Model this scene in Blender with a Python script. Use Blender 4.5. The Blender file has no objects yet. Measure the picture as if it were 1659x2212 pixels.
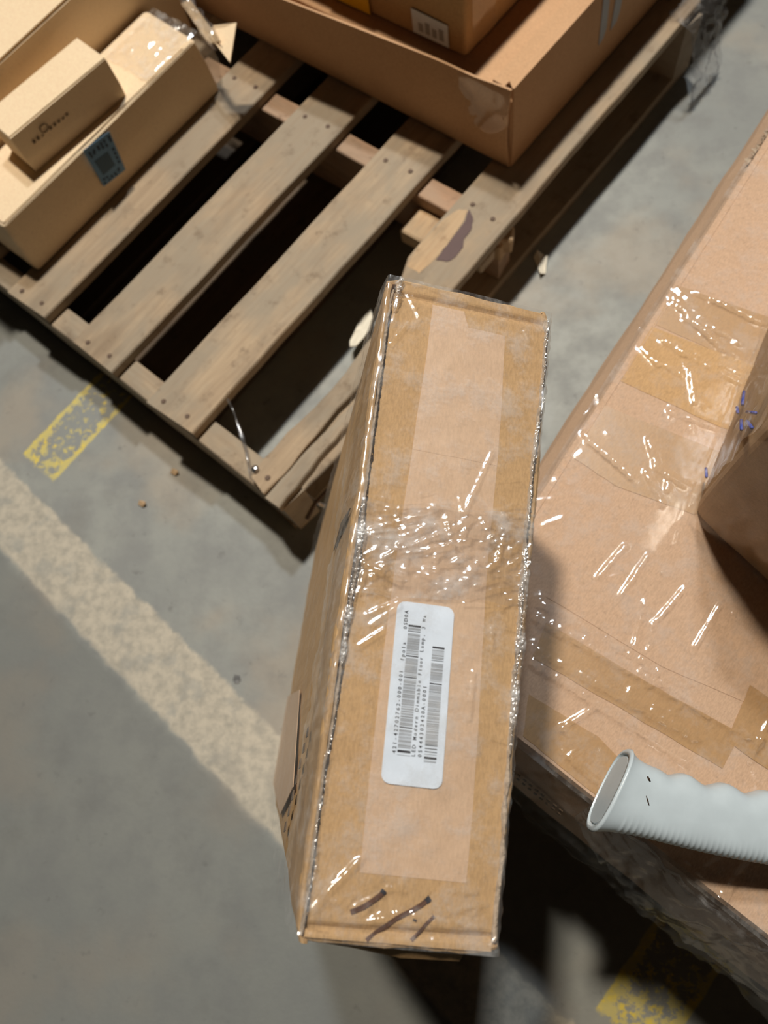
import bpy, bmesh, math, random
from mathutils import Vector, Matrix, noise
PI = math.pi
C = bpy.context.scene.collection
# ------------------------------------------------------------------ camera
F, CX, CY, H = 1520.0, 829.5, 1106.0, 0.97
_n = Vector((1060 - CX, 1610 - CY, F)).normalized()
_x = Vector((1, 0, 0)); _x = (_x - _n * _x.dot(_n)).normalized()
_y = (-_n).cross(_x)
RC = Matrix((_x, _y, -_n))                       # world = RC @ (right, down, forward)
cam = bpy.data.cameras.new('camera'); co = bpy.data.objects.new('camera', cam); C.objects.link(co)
cam.sensor_fit = 'VERTICAL'; cam.sensor_height = 36; cam.lens = 36 * F / 2212
cam.clip_start = 0.02
M = RC @ Matrix(((1, 0, 0), (0, -1, 0), (0, 0, -1)))
co.matrix_world = Matrix.Translation((0, 0, H)) @ M.to_4x4()
cam.dof.use_dof = True; cam.dof.focus_distance = 0.43; cam.dof.aperture_fstop = cam.lens / 3.0
bpy.context.scene.camera = co

def ray(px, py): return RC @ Vector((px - CX, py - CY, F))
def at(px, py, z):                                # a point of the place at height z
    d = ray(px, py); t = (z - H) / d.z
    return Vector((0, 0, H)) + d * t
# ------------------------------------------------------------------ world and lamps
w = bpy.data.worlds.new('world'); bpy.context.scene.world = w; w.use_nodes = True
w.node_tree.nodes['Background'].inputs[0].default_value = (1.0, 0.9, 0.78, 1)
w.node_tree.nodes['Background'].inputs[1].default_value = 0.006
def lamp(name, loc, tgt, sx, sy, watts, col):
    l = bpy.data.lights.new(name, 'AREA'); l.shape = 'RECTANGLE'; l.size = sx; l.size_y = sy
    l.energy = watts; l.color = col; l.spread = math.radians(70)
    o = bpy.data.objects.new(name, l); C.objects.link(o); o.location = loc
    o.rotation_euler = (Vector(tgt) - Vector(loc)).to_track_quat('-Z', 'Y').to_euler()
lamp('ceiling_lamp', (-0.55, 3.0, 7.0), (0, .5, 0), .42, .42, 68, (1.0, .89, .74))
lamp('ceiling_lamp', (.40, 4.0, 7.0), (0, .5, 0), .4, .4, 36, (.84, .92, 1.0))
vs = bpy.context.scene.view_settings
vs.view_transform = 'Standard'; vs.look = 'None'; vs.gamma = 1; vs.use_curve_mapping = False
vs.exposure = -0.1

# ------------------------------------------------------------------ node helpers
class NT:
    def __init__(s, name):
        s.m = bpy.data.materials.new(name); s.m.use_nodes = True; s.t = s.m.node_tree
        s.p = s.t.nodes['Principled BSDF']; s.out = s.t.nodes['Material Output']
        s.co = s.t.nodes.new('ShaderNodeTexCoord').outputs['Object']
    def put(s, sock, v):
        if isinstance(v, bpy.types.NodeSocket): s.t.links.new(v, sock)
        elif isinstance(v, (tuple, list)) and len(v) == 3 and sock.type == 'RGBA': sock.default_value = (*v, 1)
        else: sock.default_value = v
    def math(s, op, a, b=0.0, c=0.0, clamp=False):
        n = s.t.nodes.new('ShaderNodeMath'); n.operation = op; n.use_clamp = clamp
        s.put(n.inputs[0], a); s.put(n.inputs[1], b); s.put(n.inputs[2], c); return n.outputs[0]
    def map(s, scale=(1, 1, 1), loc=(0, 0, 0), rot=(0, 0, 0), src=None):
        n = s.t.nodes.new('ShaderNodeMapping'); s.t.links.new(src or s.co, n.inputs[0])
        n.inputs['Scale'].default_value = scale; n.inputs['Location'].default_value = loc
        n.inputs['Rotation'].default_value = rot; return n.outputs[0]
    def noise(s, scale, detail=4, rough=.55, vec=None, dist=0):
        n = s.t.nodes.new('ShaderNodeTexNoise'); s.t.links.new(vec or s.co, n.inputs['Vector'])
        n.inputs['Scale'].default_value = scale; n.inputs['Detail'].default_value = detail
        n.inputs['Roughness'].default_value = rough; n.inputs['Distortion'].default_value = dist
        return n.outputs['Fac']
    def ramp(s, f, lo, hi, a=0.0, b=1.0):
        n = s.t.nodes.new('ShaderNodeMapRange'); n.interpolation_type = 'SMOOTHSTEP'
        s.put(n.inputs[0], f); n.inputs[1].default_value = lo; n.inputs[2].default_value = hi
        n.inputs[3].default_value = a; n.inputs[4].default_value = b; return n.outputs[0]
    def mix(s, f, a, b, mode='MIX'):
        n = s.t.nodes.new('ShaderNodeMix'); n.data_type = 'RGBA'; n.blend_type = mode
        s.put(n.inputs[0], f); s.put(n.inputs[6], a); s.put(n.inputs[7], b); return n.outputs[2]
    def bump(s, h, strength=.3, dist=.001):
        n = s.t.nodes.new('ShaderNodeBump'); n.inputs['Strength'].default_value = strength
        n.inputs['Distance'].default_value = dist; s.t.links.new(h, n.inputs['Height'])
        s.t.links.new(n.outputs[0], s.p.inputs['Normal'])
    def rand(s): return s.t.nodes.new('ShaderNodeObjectInfo').outputs['Random']
    def done(s, col, rough=.7, spec=.5):
        s.put(s.p.inputs['Base Color'], col); s.put(s.p.inputs['Roughness'], rough)
        s.p.inputs['Specular IOR Level'].default_value = spec
        return s.m

def plain(name, col, rough=.6, spec=.5, metal=0):
    n = NT(name); f = n.noise(60, 3); n.p.inputs['Metallic'].default_value = metal
    return n.done(n.mix(n.ramp(f, .3, .7, 0, .18), col, tuple(c * .6 for c in col)), rough, spec)

def cardboard(name, col, rough=.8, spec=.15, fibre=1.0, blot=.16):
    n = NT(name)
    f1 = n.noise(900, 3, .7, n.map((1, .28, 1)))
    f2 = n.noise(14, 4); f3 = n.noise(260, 4, .75)
    c = n.mix(n.ramp(f2, .3, .7, 0, blot), col, tuple(a * b for a, b in zip(col, (.72, .62, .5))))
    c = n.mix(n.ramp(f1, .35, .65, 0, .36 * fibre), c, tuple(min(1, a * 1.5) for a in col))
    c = n.mix(n.ramp(f3, .52, .75, 0, .42 * fibre), c, tuple(a * .6 for a in col))
    n.bump(f3, .18, .0006)
    return n.done(c, rough, spec)

def wood(name, light, dark, grey, wet=0.0):
    n = NT(name)
    r = n.rand(); off = n.t.nodes.new('ShaderNodeCombineXYZ')
    n.put(off.inputs[0], n.math('MULTIPLY', r, 7.0)); n.put(off.inputs[1], n.math('MULTIPLY', r, 3.0))
    add = n.t.nodes.new('ShaderNodeVectorMath'); add.operation = 'ADD'
    n.t.links.new(n.co, add.inputs[0]); n.t.links.new(off.outputs[0], add.inputs[1]); v = add.outputs[0]
    g = n.noise(34, 5, .65, n.map((.09, 1, 1), src=v), 1.6)
    g2 = n.noise(260, 3, .6, n.map((.04, 1, 1), src=v), .3)
    b = n.noise(9, 4, .6, n.map((.7, 1, 1), src=v)); st = n.noise(32, 5, .7, v)
    c = n.mix(n.ramp(g, .34, .66, 0, .6), light, dark)
    c = n.mix(n.ramp(b, .36, .60, 0, .9), c, grey)
    c = n.mix(n.ramp(g2, .45, .7, 0, .3), c, dark)
    c = n.mix(n.ramp(n.noise(20, 4, .6, n.map((.35, 1, 1), src=v)), .46, .72, 0, .5), c, (.15, .115, .08))
    c = n.mix(n.ramp(st, .54, .70, 0, .6), c, tuple(x * .5 for x in dark))
    c = n.mix(n.math('MULTIPLY', r, .4), c, tuple(x * .62 for x in light))
    n.bump(g, .5, .0015)
    return n.done(c, .75, .3)

def film_mat(name, haze=.1, gloss=.2, rough=.07, tint=(1, 1, 1), bmp=.25, fr=.35):
    n = NT(name); t = n.t
    tr = t.nodes.new('ShaderNodeBsdfTransparent'); gl = t.nodes.new('ShaderNodeBsdfGlossy')
    df = t.nodes.new('ShaderNodeBsdfDiffuse'); m1 = t.nodes.new('ShaderNodeMixShader'); m2 = t.nodes.new('ShaderNodeMixShader')
    tr.inputs[0].default_value = (*tint, 1); gl.inputs[0].default_value = (1, 1, 1, 1); gl.inputs['Roughness'].default_value = rough
    df.inputs[0].default_value = (.85, .84, .82, 1)
    f = n.noise(45, 5, .7); n.put(m1.inputs[0], n.ramp(f, .45, .7, haze * .2, haze * 1.6))
    t.links.new(tr.outputs[0], m1.inputs[1]); t.links.new(df.outputs[0], m1.inputs[2])
    lw = t.nodes.new('ShaderNodeFresnel'); lw.inputs[0].default_value = 1.5
    n.put(m2.inputs[0], n.math('MULTIPLY_ADD', lw.outputs[0], fr, gloss, True))
    t.links.new(m1.outputs[0], m2.inputs[1]); t.links.new(gl.outputs[0], m2.inputs[2])
    bp = t.nodes.new('ShaderNodeBump'); bp.inputs['Strength'].default_value = bmp; bp.inputs['Distance'].default_value = .001
    t.links.new(n.noise(55, 2, .5), bp.inputs['Height']); t.links.new(bp.outputs[0], gl.inputs['Normal'])
    t.links.new(m2.outputs[0], n.out.inputs[0]); t.nodes.remove(n.p)
    return n.m

M_card = cardboard('kraft_cardboard', (.52, .335, .165))
M_cardlt = cardboard('pale_kraft_cardboard', (.80, .60, .40), blot=.08)
M_cardrose = cardboard('rosy_kraft_cardboard', (.52, .32, .18))
M_cardtape = cardboard('cardboard_under_clear_tape', (.64, .45, .30), .5, .5, .6, .1)
M_carddark = cardboard('yellow_brown_cardboard_under_tape', (.43, .26, .115), .4, .5, .7, .2)
M_right = cardboard('tan_carton_board', (.54, .375, .255))
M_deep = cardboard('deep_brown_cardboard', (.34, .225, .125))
M_torn = cardboard('torn_cardboard_edge', (.40, .32, .24), .9, .1, 2)
M_gap = plain('gap_shade_and_scuff', (.05, .03, .018), .9, .1)  # near-black paints the shade inside gaps; also colours the scuffs
M_wood = wood('weathered_pallet_wood', (.50, .375, .245), (.27, .185, .115), (.31, .265, .20))
M_shadewood = wood('shade_dark_pallet_wood', (.13, .085, .05), (.07, .045, .028), (.09, .07, .05))  # dark tone paints in the shade inside the pallet
M_fresh = wood('fresh_split_wood', (.62, .42, .23), (.42, .25, .13), (.5, .36, .22))
M_pink = wood('pinkish_stringer_wood', (.50, .31, .19), (.33, .19, .11), (.40, .28, .19))
M_film = film_mat('clear_stretch_film', .17, .09, .16, (1, 1, 1), .25, .16)
M_band = film_mat('hazy_film_band', .20, .09, .15, (1, 1, 1), .2, .2)
M_bunch = film_mat('whitish_bunched_film', .42, .16, .17, (1, 1, 1), .5, .3)
M_film2 = film_mat('clear_packing_tape', .05, .05, .1)
M_sidefilm = film_mat('thin_film_over_carton_side', .07, .03, .2, (1, 1, 1), .2, .08)
M_lidfilm = film_mat('smooth_lid_film', .10, .07, .09, (1, 1, 1), .04, .3)
M_filmgrey = film_mat('smoky_bunched_film', .12, .07, .15, (.85, .85, .86), .25, .15)
M_grip = plain('pale_grey_plastic', (.53, .61, .65), .34, .5)
M_white = plain('white_label_paper', (.80, .88, .98), .45)
M_ink = plain('black_label_ink', (.02, .02, .03), .5)
M_greyink = plain('grey_barcode_ink', (.36, .38, .41), .5)
M_marker = plain('brown_marker_ink', (.13, .055, .03), .5)
M_brink = plain('dark_brown_print', (.16, .10, .055), .7)
M_blue = plain('blue_sticker_paper', (.13, .27, .45), .6)
M_navy = plain('dark_blue_ink', (.02, .05, .10), .6)
M_bluemark = plain('blue_marker_ink', (.05, .08, .36), .5)
M_yellow = plain('amber_tape', (.95, .55, .01), .35)
M_nail = plain('rusty_nail_steel', (.13, .085, .06), .7, .3)
M_steel = plain('bright_steel', (.6, .6, .62), .25, .5, 1)
M_foam = plain('cream_paper_scrap', (.8, .74, .6), .8)
M_stain = plain('purple_brown_stain', (.105, .06, .055), .7)

# ------------------------------------------------------------------ object helpers
def link(name, me, mat, parent=None, smooth=False):
    me.materials.append(mat); o = bpy.data.objects.new(name, me); C.objects.link(o)
    if parent: o.parent = parent
    if smooth:
        for p in me.polygons: p.use_smooth = True
    return o
def mesh(name, V, Fc, mat, parent=None, smooth=False):
    me = bpy.data.meshes.new(name); me.from_pydata([tuple(v) for v in V], [], Fc); me.validate(); me.update()
    bm = bmesh.new(); bm.from_mesh(me); bmesh.ops.recalc_face_normals(bm, faces=bm.faces); bm.to_mesh(me); bm.free()
    return link(name, me, mat, parent, smooth)
def bmobj(name, bm, mat, parent=None, smooth=False):
    bmesh.ops.recalc_face_normals(bm, faces=bm.faces)
    me = bpy.data.meshes.new(name); bm.to_mesh(me); bm.free(); return link(name, me, mat, parent, smooth)
def thing(name, label, cat, loc, rz=0.0, group=None, rot=None):
    o = bpy.data.objects.new(name, None); C.objects.link(o); o.empty_display_size = .05
    o.location = loc
    o.rotation_euler = rot if rot else (0, 0, rz)
    o['label'] = label; o['category'] = cat
    if group: o['group'] = group
    return o
def tag(o, label, cat, group=None):
    o['label'] = label; o['category'] = cat
    if group: o['group'] = group
    return o
def nz(x, y, z=0.0): return noise.noise(Vector((x, y, z)))

def carton(name, bot, top, z0, z1, mat, parent, r=.004, n=14, m=8, bulge=.002, seed=0, sag=None):
    """a closed carton: bottom and top outlines (4 corners, counter-clockwise) joined by slightly bulged walls"""
    def ring(q, rad):
        pts = []
        for i in range(4):
            a, b, c = Vector(q[i - 1]), Vector(q[i]), Vector(q[(i + 1) % 4])
            d0 = (a - b).normalized(); d1 = (c - b).normalized()
            for k in range(4):
                t = k / 3; p0 = b + d0 * rad; p1 = b + d1 * rad
                pts.append((p0 * (1 - t) ** 2 + b * 2 * t * (1 - t) + p1 * t ** 2))
            e = Vector(q[(i + 1) % 4]) + (b - c).normalized() * rad; s0 = b + d1 * rad
            for k in range(1, n): pts.append(s0.lerp(e, k / n))
        return pts
    V = []; Fc = []; B = ring([(*p[:2], 0) for p in bot], r); T = ring([(*p[:2], 0) for p in top], r)
    cen = sum((Vector(p) for p in B), Vector()) / len(B); N = len(B)
    zs = [0, .15, .35, .55, .75, .9, 1]
    lev = [(t, 0, (z1 - z0) * t + z0) for t in zs]
    for t, _, z in lev:
        for i in range(N):
            p = B[i].lerp(T[i], t); out = (p - cen).normalized()
            a = bulge * math.sin(PI * t) * (1 + nz(p.x * 9, p.y * 9, seed + t * 2)) + bulge * .4 * nz(p.x * 30, p.y * 30, seed + t * 5)
            p = p + out * a; V.append((p.x, p.y, z - (r * .35 if t in (0, 1) and False else 0)))
    for k in range(len(lev) - 1):
        for i in range(N):
            j = (i + 1) % N; Fc.append((k * N + i, k * N + j, (k + 1) * N + j, (k + 1) * N + i))
    # softened top rim then lid
    base = (len(lev) - 1) * N
    ct = sum((Vector(V[base + i]) for i in range(N)), Vector()) / N
    start = len(V)
    for i in range(N):
        p = Vector(V[base + i]); d = (ct - p).normalized(); q = p + d * r * .8; V.append((q.x, q.y, z1 + r * .5))
    for i in range(N):
        j = (i + 1) % N; Fc.append((base + i, base + j, start + j, start + i))
    Fc.append(tuple(range(start, start + N))); Fc.append(tuple(reversed(range(N))))
    o = mesh(name, V, Fc, mat, parent)
    return o
def slab(name, pts, z0, th, mat, parent=None):
    """flat outline (local xy) with a thickness"""
    k = len(pts); V = [(p[0], p[1], z0) for p in pts] + [(p[0], p[1], z0 + th) for p in pts]
    Fc = [tuple(range(k, 2 * k)), tuple(reversed(range(k)))] + [(i, (i + 1) % k, (i + 1) % k + k, i + k) for i in range(k)]
    return mesh(name, V, Fc, mat, parent)
def slab3(name, pts, nrm, th, mat, parent=None):
    k = len(pts); nrm = Vector(nrm).normalized() * th
    V = [Vector(p) for p in pts] + [Vector(p) + nrm for p in pts]
    Fc = [tuple(range(k, 2 * k)), tuple(reversed(range(k)))] + [(i, (i + 1) % k, (i + 1) % k + k, i + k) for i in range(k)]
    return mesh(name, V, Fc, mat, parent)
def plank(name, x0, x1, y0, y1, z0, z1, mat, parent, seed, seg=22, jit=.0016, ends=.004, prof=None):
    rnd = random.Random(seed); V = []; Fc = []; prev = [rnd.uniform(-jit, jit) for _ in range(6)]
    for i in range(seg + 1):
        t = i / seg; x = x0 + (x1 - x0) * t
        prev = [p * .75 + rnd.uniform(-jit, jit) * .6 for p in prev]
        a0, a1 = y0 + prev[0], y1 + prev[1]
        if prof: a0, a1 = prof(t, a0, a1)
        e = rnd.uniform(-ends, ends) if i in (0, seg) else 0
        c = .0018
        V += [(x + e, a0, z0), (x - e, a1, z0), (x - e, a1, z1 - c + prev[2] * .3), (x - e, a1 - c, z1 + prev[3] * .3),
              (x + e, a0 + c, z1 + prev[4] * .3), (x + e, a0, z1 - c + prev[5] * .3)]
    for i in range(seg):
        for k in range(6):
            j = (k + 1) % 6; Fc.append((i * 6 + k, i * 6 + j, i * 6 + 6 + j, i * 6 + 6 + k))
    Fc.append(tuple(range(6))); Fc.append(tuple(range(seg * 6, seg * 6 + 6)))
    return mesh(name, V, Fc, mat, parent)
def nails(parent, spots, z, r=.0042):
    for x, y in spots:
        bm = bmesh.new(); bmesh.ops.create_cone(bm, cap_ends=True, segments=10, radius1=r, radius2=r * .8, depth=.0016)
        bmesh.ops.translate(bm, verts=bm.verts, vec=(x, y, z)); bmobj('nail_head', bm, M_nail, parent)
def tube(name, pts, rad, mat, parent=None, seg=6):
    V = []; Fc = []; pts = [Vector(p) for p in pts]
    for i, p in enumerate(pts):
        d = (pts[min(i + 1, len(pts) - 1)] - pts[max(i - 1, 0)]).normalized()
        a = d.orthogonal().normalized(); b = d.cross(a); rr = rad(i / (len(pts) - 1)) if callable(rad) else rad
        for k in range(seg):
            q = 2 * PI * k / seg; V.append(p + (a * math.cos(q) + b * math.sin(q)) * rr)
    for i in range(len(pts) - 1):
        for k in range(seg):
            j = (k + 1) % seg; Fc.append((i * seg + k, i * seg + j, i * seg + seg + j, i * seg + seg + k))
    Fc.append(tuple(range(seg))); Fc.append(tuple(range((len(pts) - 1) * seg, len(pts) * seg)))
    return mesh(name, V, Fc, mat, parent, True)
def chip(name, pts, th, mat, label, cat, bend=.004, seed=0):
    """small irregular scrap lying on a surface; pts are world points"""
    c = sum(pts, Vector()) / len(pts); k = len(pts); V = []
    for s in (0, 1):
        for i, p in enumerate(pts): V.append((p - c) + Vector((0, 0, th * s + bend * (i % 2))))
    V.append(Vector((0, 0, bend * .5))); V.append(Vector((0, 0, bend * .5 + th)))
    Fc = []
    for i in range(k):
        j = (i + 1) % k; Fc += [(j, i, 2 * k), (k + i, k + j, 2 * k + 1), (i, j, k + j, k + i)]
    o = mesh(name, V, Fc, mat); o.location = c; return tag(o, label, cat)
def seg_d(px, py, a, b):
    ax, ay = a; bx, by = b; dx, dy = bx - ax, by - ay; L = dx * dx + dy * dy
    t = max(0, min(1, ((px - ax) * dx + (py - ay) * dy) / L)); return math.hypot(px - ax - t * dx, py - ay - t * dy), t

# ------------------------------------------------------------------ floor
def floor_mat():
    n = NT('worn_concrete')
    base = n.noise(3.2, 6, .6); mid = n.noise(16, 6, .65); fine = n.noise(170, 4, .7); warm = n.noise(5, 4, .5, n.map(loc=(4, 2, 1)))
    c = n.mix(n.ramp(base, .35, .65), (.315, .322, .292), (.245, .255, .24))
    c = n.mix(n.ramp(mid, .38, .68, 0, .6), c, (.215, .218, .213))
    c = n.mix(n.ramp(warm, .5, .68, 0, .6), c, (.35, .30, .235))
    c = n.mix(n.ramp(n.noise(38, 5, .7), .60, .72, 0, .5), c, (.12, .115, .11))
    c = n.mix(n.ramp(n.noise(7, 6, .7, n.map(loc=(9, 3, 0))), .5, .7, 0, .45), c, (.19, .185, .17))
    rot = n.map(rot=(0, 0, -math.radians(50.5)))           # x along the dashes, y across
    s = n.t.nodes.new('ShaderNodeSeparateXYZ'); n.t.links.new(rot, s.inputs[0]); X, Y = s.outputs[0], s.outputs[1]
    wob = n.math('MULTIPLY_ADD', n.noise(30, 5, .7), .022, -.011); s2 = n.t.nodes.new('ShaderNodeSeparateXYZ'); n.t.links.new(n.map(rot=(0, 0, -math.radians(48.8))), s2.inputs[0]); Xw = n.math('ADD', s2.outputs[0], wob)
    c = n.mix(n.ramp(Xw, -.285, -.265, .55, 0), c, (.13, .137, .13))
    band = n.math('MULTIPLY', n.ramp(Xw, -.276, -.268), n.ramp(Xw, -.181, -.173, 1, 0))
    patch = n.ramp(n.noise(22, 5, .6), .34, .5)
    c = n.mix(n.math('MULTIPLY', band, n.math('MULTIPLY_ADD', patch, .5, .5)), c, n.mix(n.ramp(n.noise(60, 5, .7), .35, .7), (.50, .45, .36), (.34, .315, .26)))
    def dash(a, b):
        Yw = n.math('ADD', Y, n.math('MULTIPLY_ADD', n.noise(55, 4), .008, -.004))
        m = n.math('MULTIPLY', n.ramp(Yw, a, a + .003), n.ramp(Yw, b - .003, b, 1, 0))
        m = n.math('MULTIPLY', m, n.ramp(Xw, -.147, -.140))
        mid_ = (a + b) / 2; e = n.math('ABSOLUTE', n.math('SUBTRACT', Y, mid_)); e = n.ramp(e, (b - a) * .30, (b - a) * .48, 0, .20)
        wear = n.math('SUBTRACT', n.noise(75, 6, .75), .02); wear = n.math('ADD', wear, e); wear = n.math('ADD', wear, n.ramp(X, -.16, -.02, .06, -.04))
        return n.math('MULTIPLY', m, n.ramp(wear, .475, .555))
    yel = n.math('ADD', dash(.775, .860), dash(-.347, -.262), clamp=True)
    halo = n.math('MULTIPLY', yel, .85)
    c = n.mix(halo, c, n.mix(n.ramp(n.noise(50, 3), .45, .68), (.58, .49, .16), (.80, .60, .04)))
    n.bump(n.math('ADD', n.math('MULTIPLY', mid, .4), n.math('MULTIPLY', fine, .6)), .35, .0015)
    return n.done(c, n.ramp(mid, .3, .7, .5, .75), .35)
V = []; Fc = []
for j in range(13):
    for i in range(13): V.append((-6 + i, -6 + j, 0))
for j in range(12):
    for i in range(12): Fc.append((j * 13 + i, j * 13 + i + 1, j * 13 + i + 14, j * 13 + i + 13))
fl = mesh('floor', V, Fc, floor_mat()); fl['kind'] = 'structure'

# ------------------------------------------------------------------ pallet, in its own frame: x along the deck boards
TH = math.radians(50.5); cT, sT = math.cos(TH), math.sin(TH)
OU, OV = .57, 1.0                                  # pallet-frame origin (x = along boards, y = -(v))
def PW(u, y, z=0): return Vector((u * cT - y * sT, u * sT + y * cT, z))
def pl(px, py, z):                                 # point of the place in the unshifted pallet frame
    p = at(px, py, z); return Vector((p.x * cT + p.y * sT, -p.x * sT + p.y * cT, z))
pallet = thing('wooden_pallet', 'weathered wooden slat pallet on the concrete floor with a split edge board', 'pallet', PW(OU, OV), TH)
def U(x): return x - OU
def Yl(y): return y - OV
PX0, PX1 = .066, 1.082
DZ0, DZ1 = .109, .125
decks = [(.563, .654, 3), (.731, .824, 2), (.895, .984, 1), (1.062, 1.15, 5), (1.23, 1.32, 6), (1.39, 1.48, 7), (1.53, 1.615, 8)]
for y0, y1, sd in decks:
    plank('deck_board', U(PX0), U(PX1), Yl(y0), Yl(y1), DZ0, DZ1, M_wood, pallet, sd)
    ym = (y0 + y1) / 2
    for nx in (.083, .584, 1.062):
        nails(pallet, [(U(nx), Yl(ym - .022)), (U(nx - .004), Yl(ym + .024))], DZ1 + .0005)
# split edge board: whole beyond the break, two slivers before it
def broke(t, a0, a1): return a0, a1 - max(0, (.07 - t)) / .07 * .03 * (1 + .3 * math.sin(t * 300))
o = plank('deck_board', U(.40), U(PX1), Yl(.405), Yl(.495), DZ0, DZ1, M_wood, pallet, 41, prof=broke); o['label'] = 'edge deck board with a purple-brown stain and fresh split'
def sl1(t, a0, a1): return a0 + .006 * math.sin(t * 5) * t, a1 + .004 * math.sin(t * 7 + 1)
o = plank('board_sliver', U(PX0 + .002), U(.43), Yl(.417), Yl(.451), DZ0, DZ1, M_wood, pallet, 42, prof=sl1, jit=.003); o['label'] = 'left sliver of the split edge board'
o = plank('board_sliver', U(PX0 - .004), U(.43), Yl(.393), Yl(.413), DZ0 - .003, DZ1 - .004, M_wood, pallet, 43, prof=sl1, jit=.003); o['label'] = 'right sliver of the split edge board'
nails(pallet, [(U(.084), Yl(.43)), (U(.58), Yl(.43)), (U(.585), Yl(.47)), (U(1.06), Yl(.45))], DZ1 + .0005)
bm = bmesh.new(); bmesh.ops.create_icosphere(bm, subdivisions=2, radius=.0055); bmesh.ops.scale(bm, vec=(1, 1, .5), verts=bm.verts)
bmesh.ops.translate(bm, verts=bm.verts, vec=(U(.083), Yl(.452), DZ1 + .002)); bmobj('staple', bm, M_steel, pallet, True)
# stain and bright gouge on the edge board (thin skins of the wood itself)
def blob(name, pts, z, th, mat, par): return slab(name, pts, z, th, mat, par)
def wob(pts, k=5, amp=.0015, sd=0):
    out = []; n_ = len(pts)
    for i in range(n_):
        a, b = Vector(pts[i]), Vector(pts[(i + 1) % n_])
        for j in range(k):
            p = a.lerp(b, j / k); out.append((p.x + amp * nz(p.x * 120, p.y * 120, sd), p.y + amp * nz(p.y * 120, p.x * 120, sd + 3)))
    return out
def P2(px, py, z=DZ1): p = pl(px, py, z); return (p.x - OU, p.y - OV)
blob('wood_stain', wob([P2(*q) for q in [(1013, 452), (1022, 470), (1020, 492), (1002, 518), (1000, 535), (985, 555), (965, 566), (942, 562), (962, 535), (985, 505), (1004, 478)]]), DZ1 + .0003, .0006, M_stain, pallet)
o = blob('split_face', wob([P2(*q) for q in [(1010, 455), (990, 452), (950, 482), (905, 530), (880, 575), (905, 590), (940, 560), (965, 530), (1000, 480)]]), DZ1 - .0002, .0006, M_fresh, pallet); o['label'] = 'pale freshly split face'
# stringers, the middle one with a bitten-out chunk
for k, (x0, x1) in enumerate(((.066, .104), (.566, .604), (1.042, 1.08))):
    plank('stringer', 0, 1.235, 0, .038, .0165, .1085, M_pink if k == 1 else M_wood, pallet, 60 + k, seg=26, jit=.0012)
    o = pallet.children[-1]; o = [c for c in bpy.data.objects if c.parent == pallet and c.name.startswith('stringer')][-1]
    o.rotation_euler = (0, 0, PI / 2); o.location = (U(x1), Yl((.388, .412, .400)[k]), 0)
# bottom boards: extras added to cover lit floor, inner ones coloured dark as shade
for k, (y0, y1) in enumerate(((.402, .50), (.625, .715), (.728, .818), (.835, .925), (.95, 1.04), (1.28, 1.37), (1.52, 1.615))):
    plank('bottom_board', U(PX0), U(PX1), Yl(y0), Yl(y1), .0005, .0162, M_wood if k == 0 else M_shadewood, pallet, 70 + k)
# broken block and splinters by the middle stringer
def block(name, x, y, z, sx, sy, sz, rz, mat, sd):
    bm = bmesh.new(); bmesh.ops.create_cube(bm, size=1); bmesh.ops.scale(bm, vec=(sx, sy, sz), verts=bm.verts)
    bmesh.ops.bevel(bm, geom=bm.edges[:], offset=min(sx, sy, sz) * .12, segments=1, affect='EDGES')
    bmesh.ops.subdivide_edges(bm, edges=bm.edges[:], cuts=1)
    for v in bm.verts: v.co += Vector((nz(v.co.x * 60 + sd, v.co.y * 60), nz(v.co.y * 60, sd), nz(v.co.z * 60, sd, 4))) * .0035
    bmesh.ops.rotate(bm, verts=bm.verts, cent=(0, 0, 0), matrix=Matrix.Rotation(rz, 3, 'Z'))
    bmesh.ops.translate(bm, verts=bm.verts, vec=(x, y, z)); return bmobj(name, bm, mat, pallet)
p = pl(925, 492, .085); block('broken_block', p.x - OU, p.y - OV, .072, .05, .075, .026, .1, M_fresh, 1)
p = pl(1092, 522, .085); block('splinter', p.x - OU, p.y - OV + .004, .088, .026, .030, .03, .5, M_fresh, 2)
p = pl(1082, 538, .08); block('splinter', p.x - OU, p.y - OV + .006, .08, .02, .02, .03, .1, M_fresh, 5)
p = pl(1048, 566, .09); block('splinter', p.x - OU, p.y - OV + .004, .093, .032, .017, .02, .0, M_wood, 3)
# bent strap scrap caught at the near corner
def loc_pal(px, py, z): p = pl(px, py, z); return (p.x - OU, p.y - OV, z)
tube('bent_wire', [loc_pal(656, 1066, .05), loc_pal(675, 1080, .053), loc_pal(702, 1094, .05)], .0032, M_steel, pallet)
tube('bent_wire', [loc_pal(708, 1058, .052), loc_pal(682, 1085, .054), loc_pal(664, 1120, .035)], .003, M_nail, pallet)

def film(name, fn, nu, nv, mat, parent, smooth=True):
    V = [fn(i / nu, j / nv) for j in range(nv + 1) for i in range(nu + 1)]
    Fc = [(j * (nu + 1) + i, j * (nu + 1) + i + 1, (j + 1) * (nu + 1) + i + 1, (j + 1) * (nu + 1) + i) for j in range(nv) for i in range(nu)]
    return mesh(name, V, Fc, mat, parent, smooth)
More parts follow.
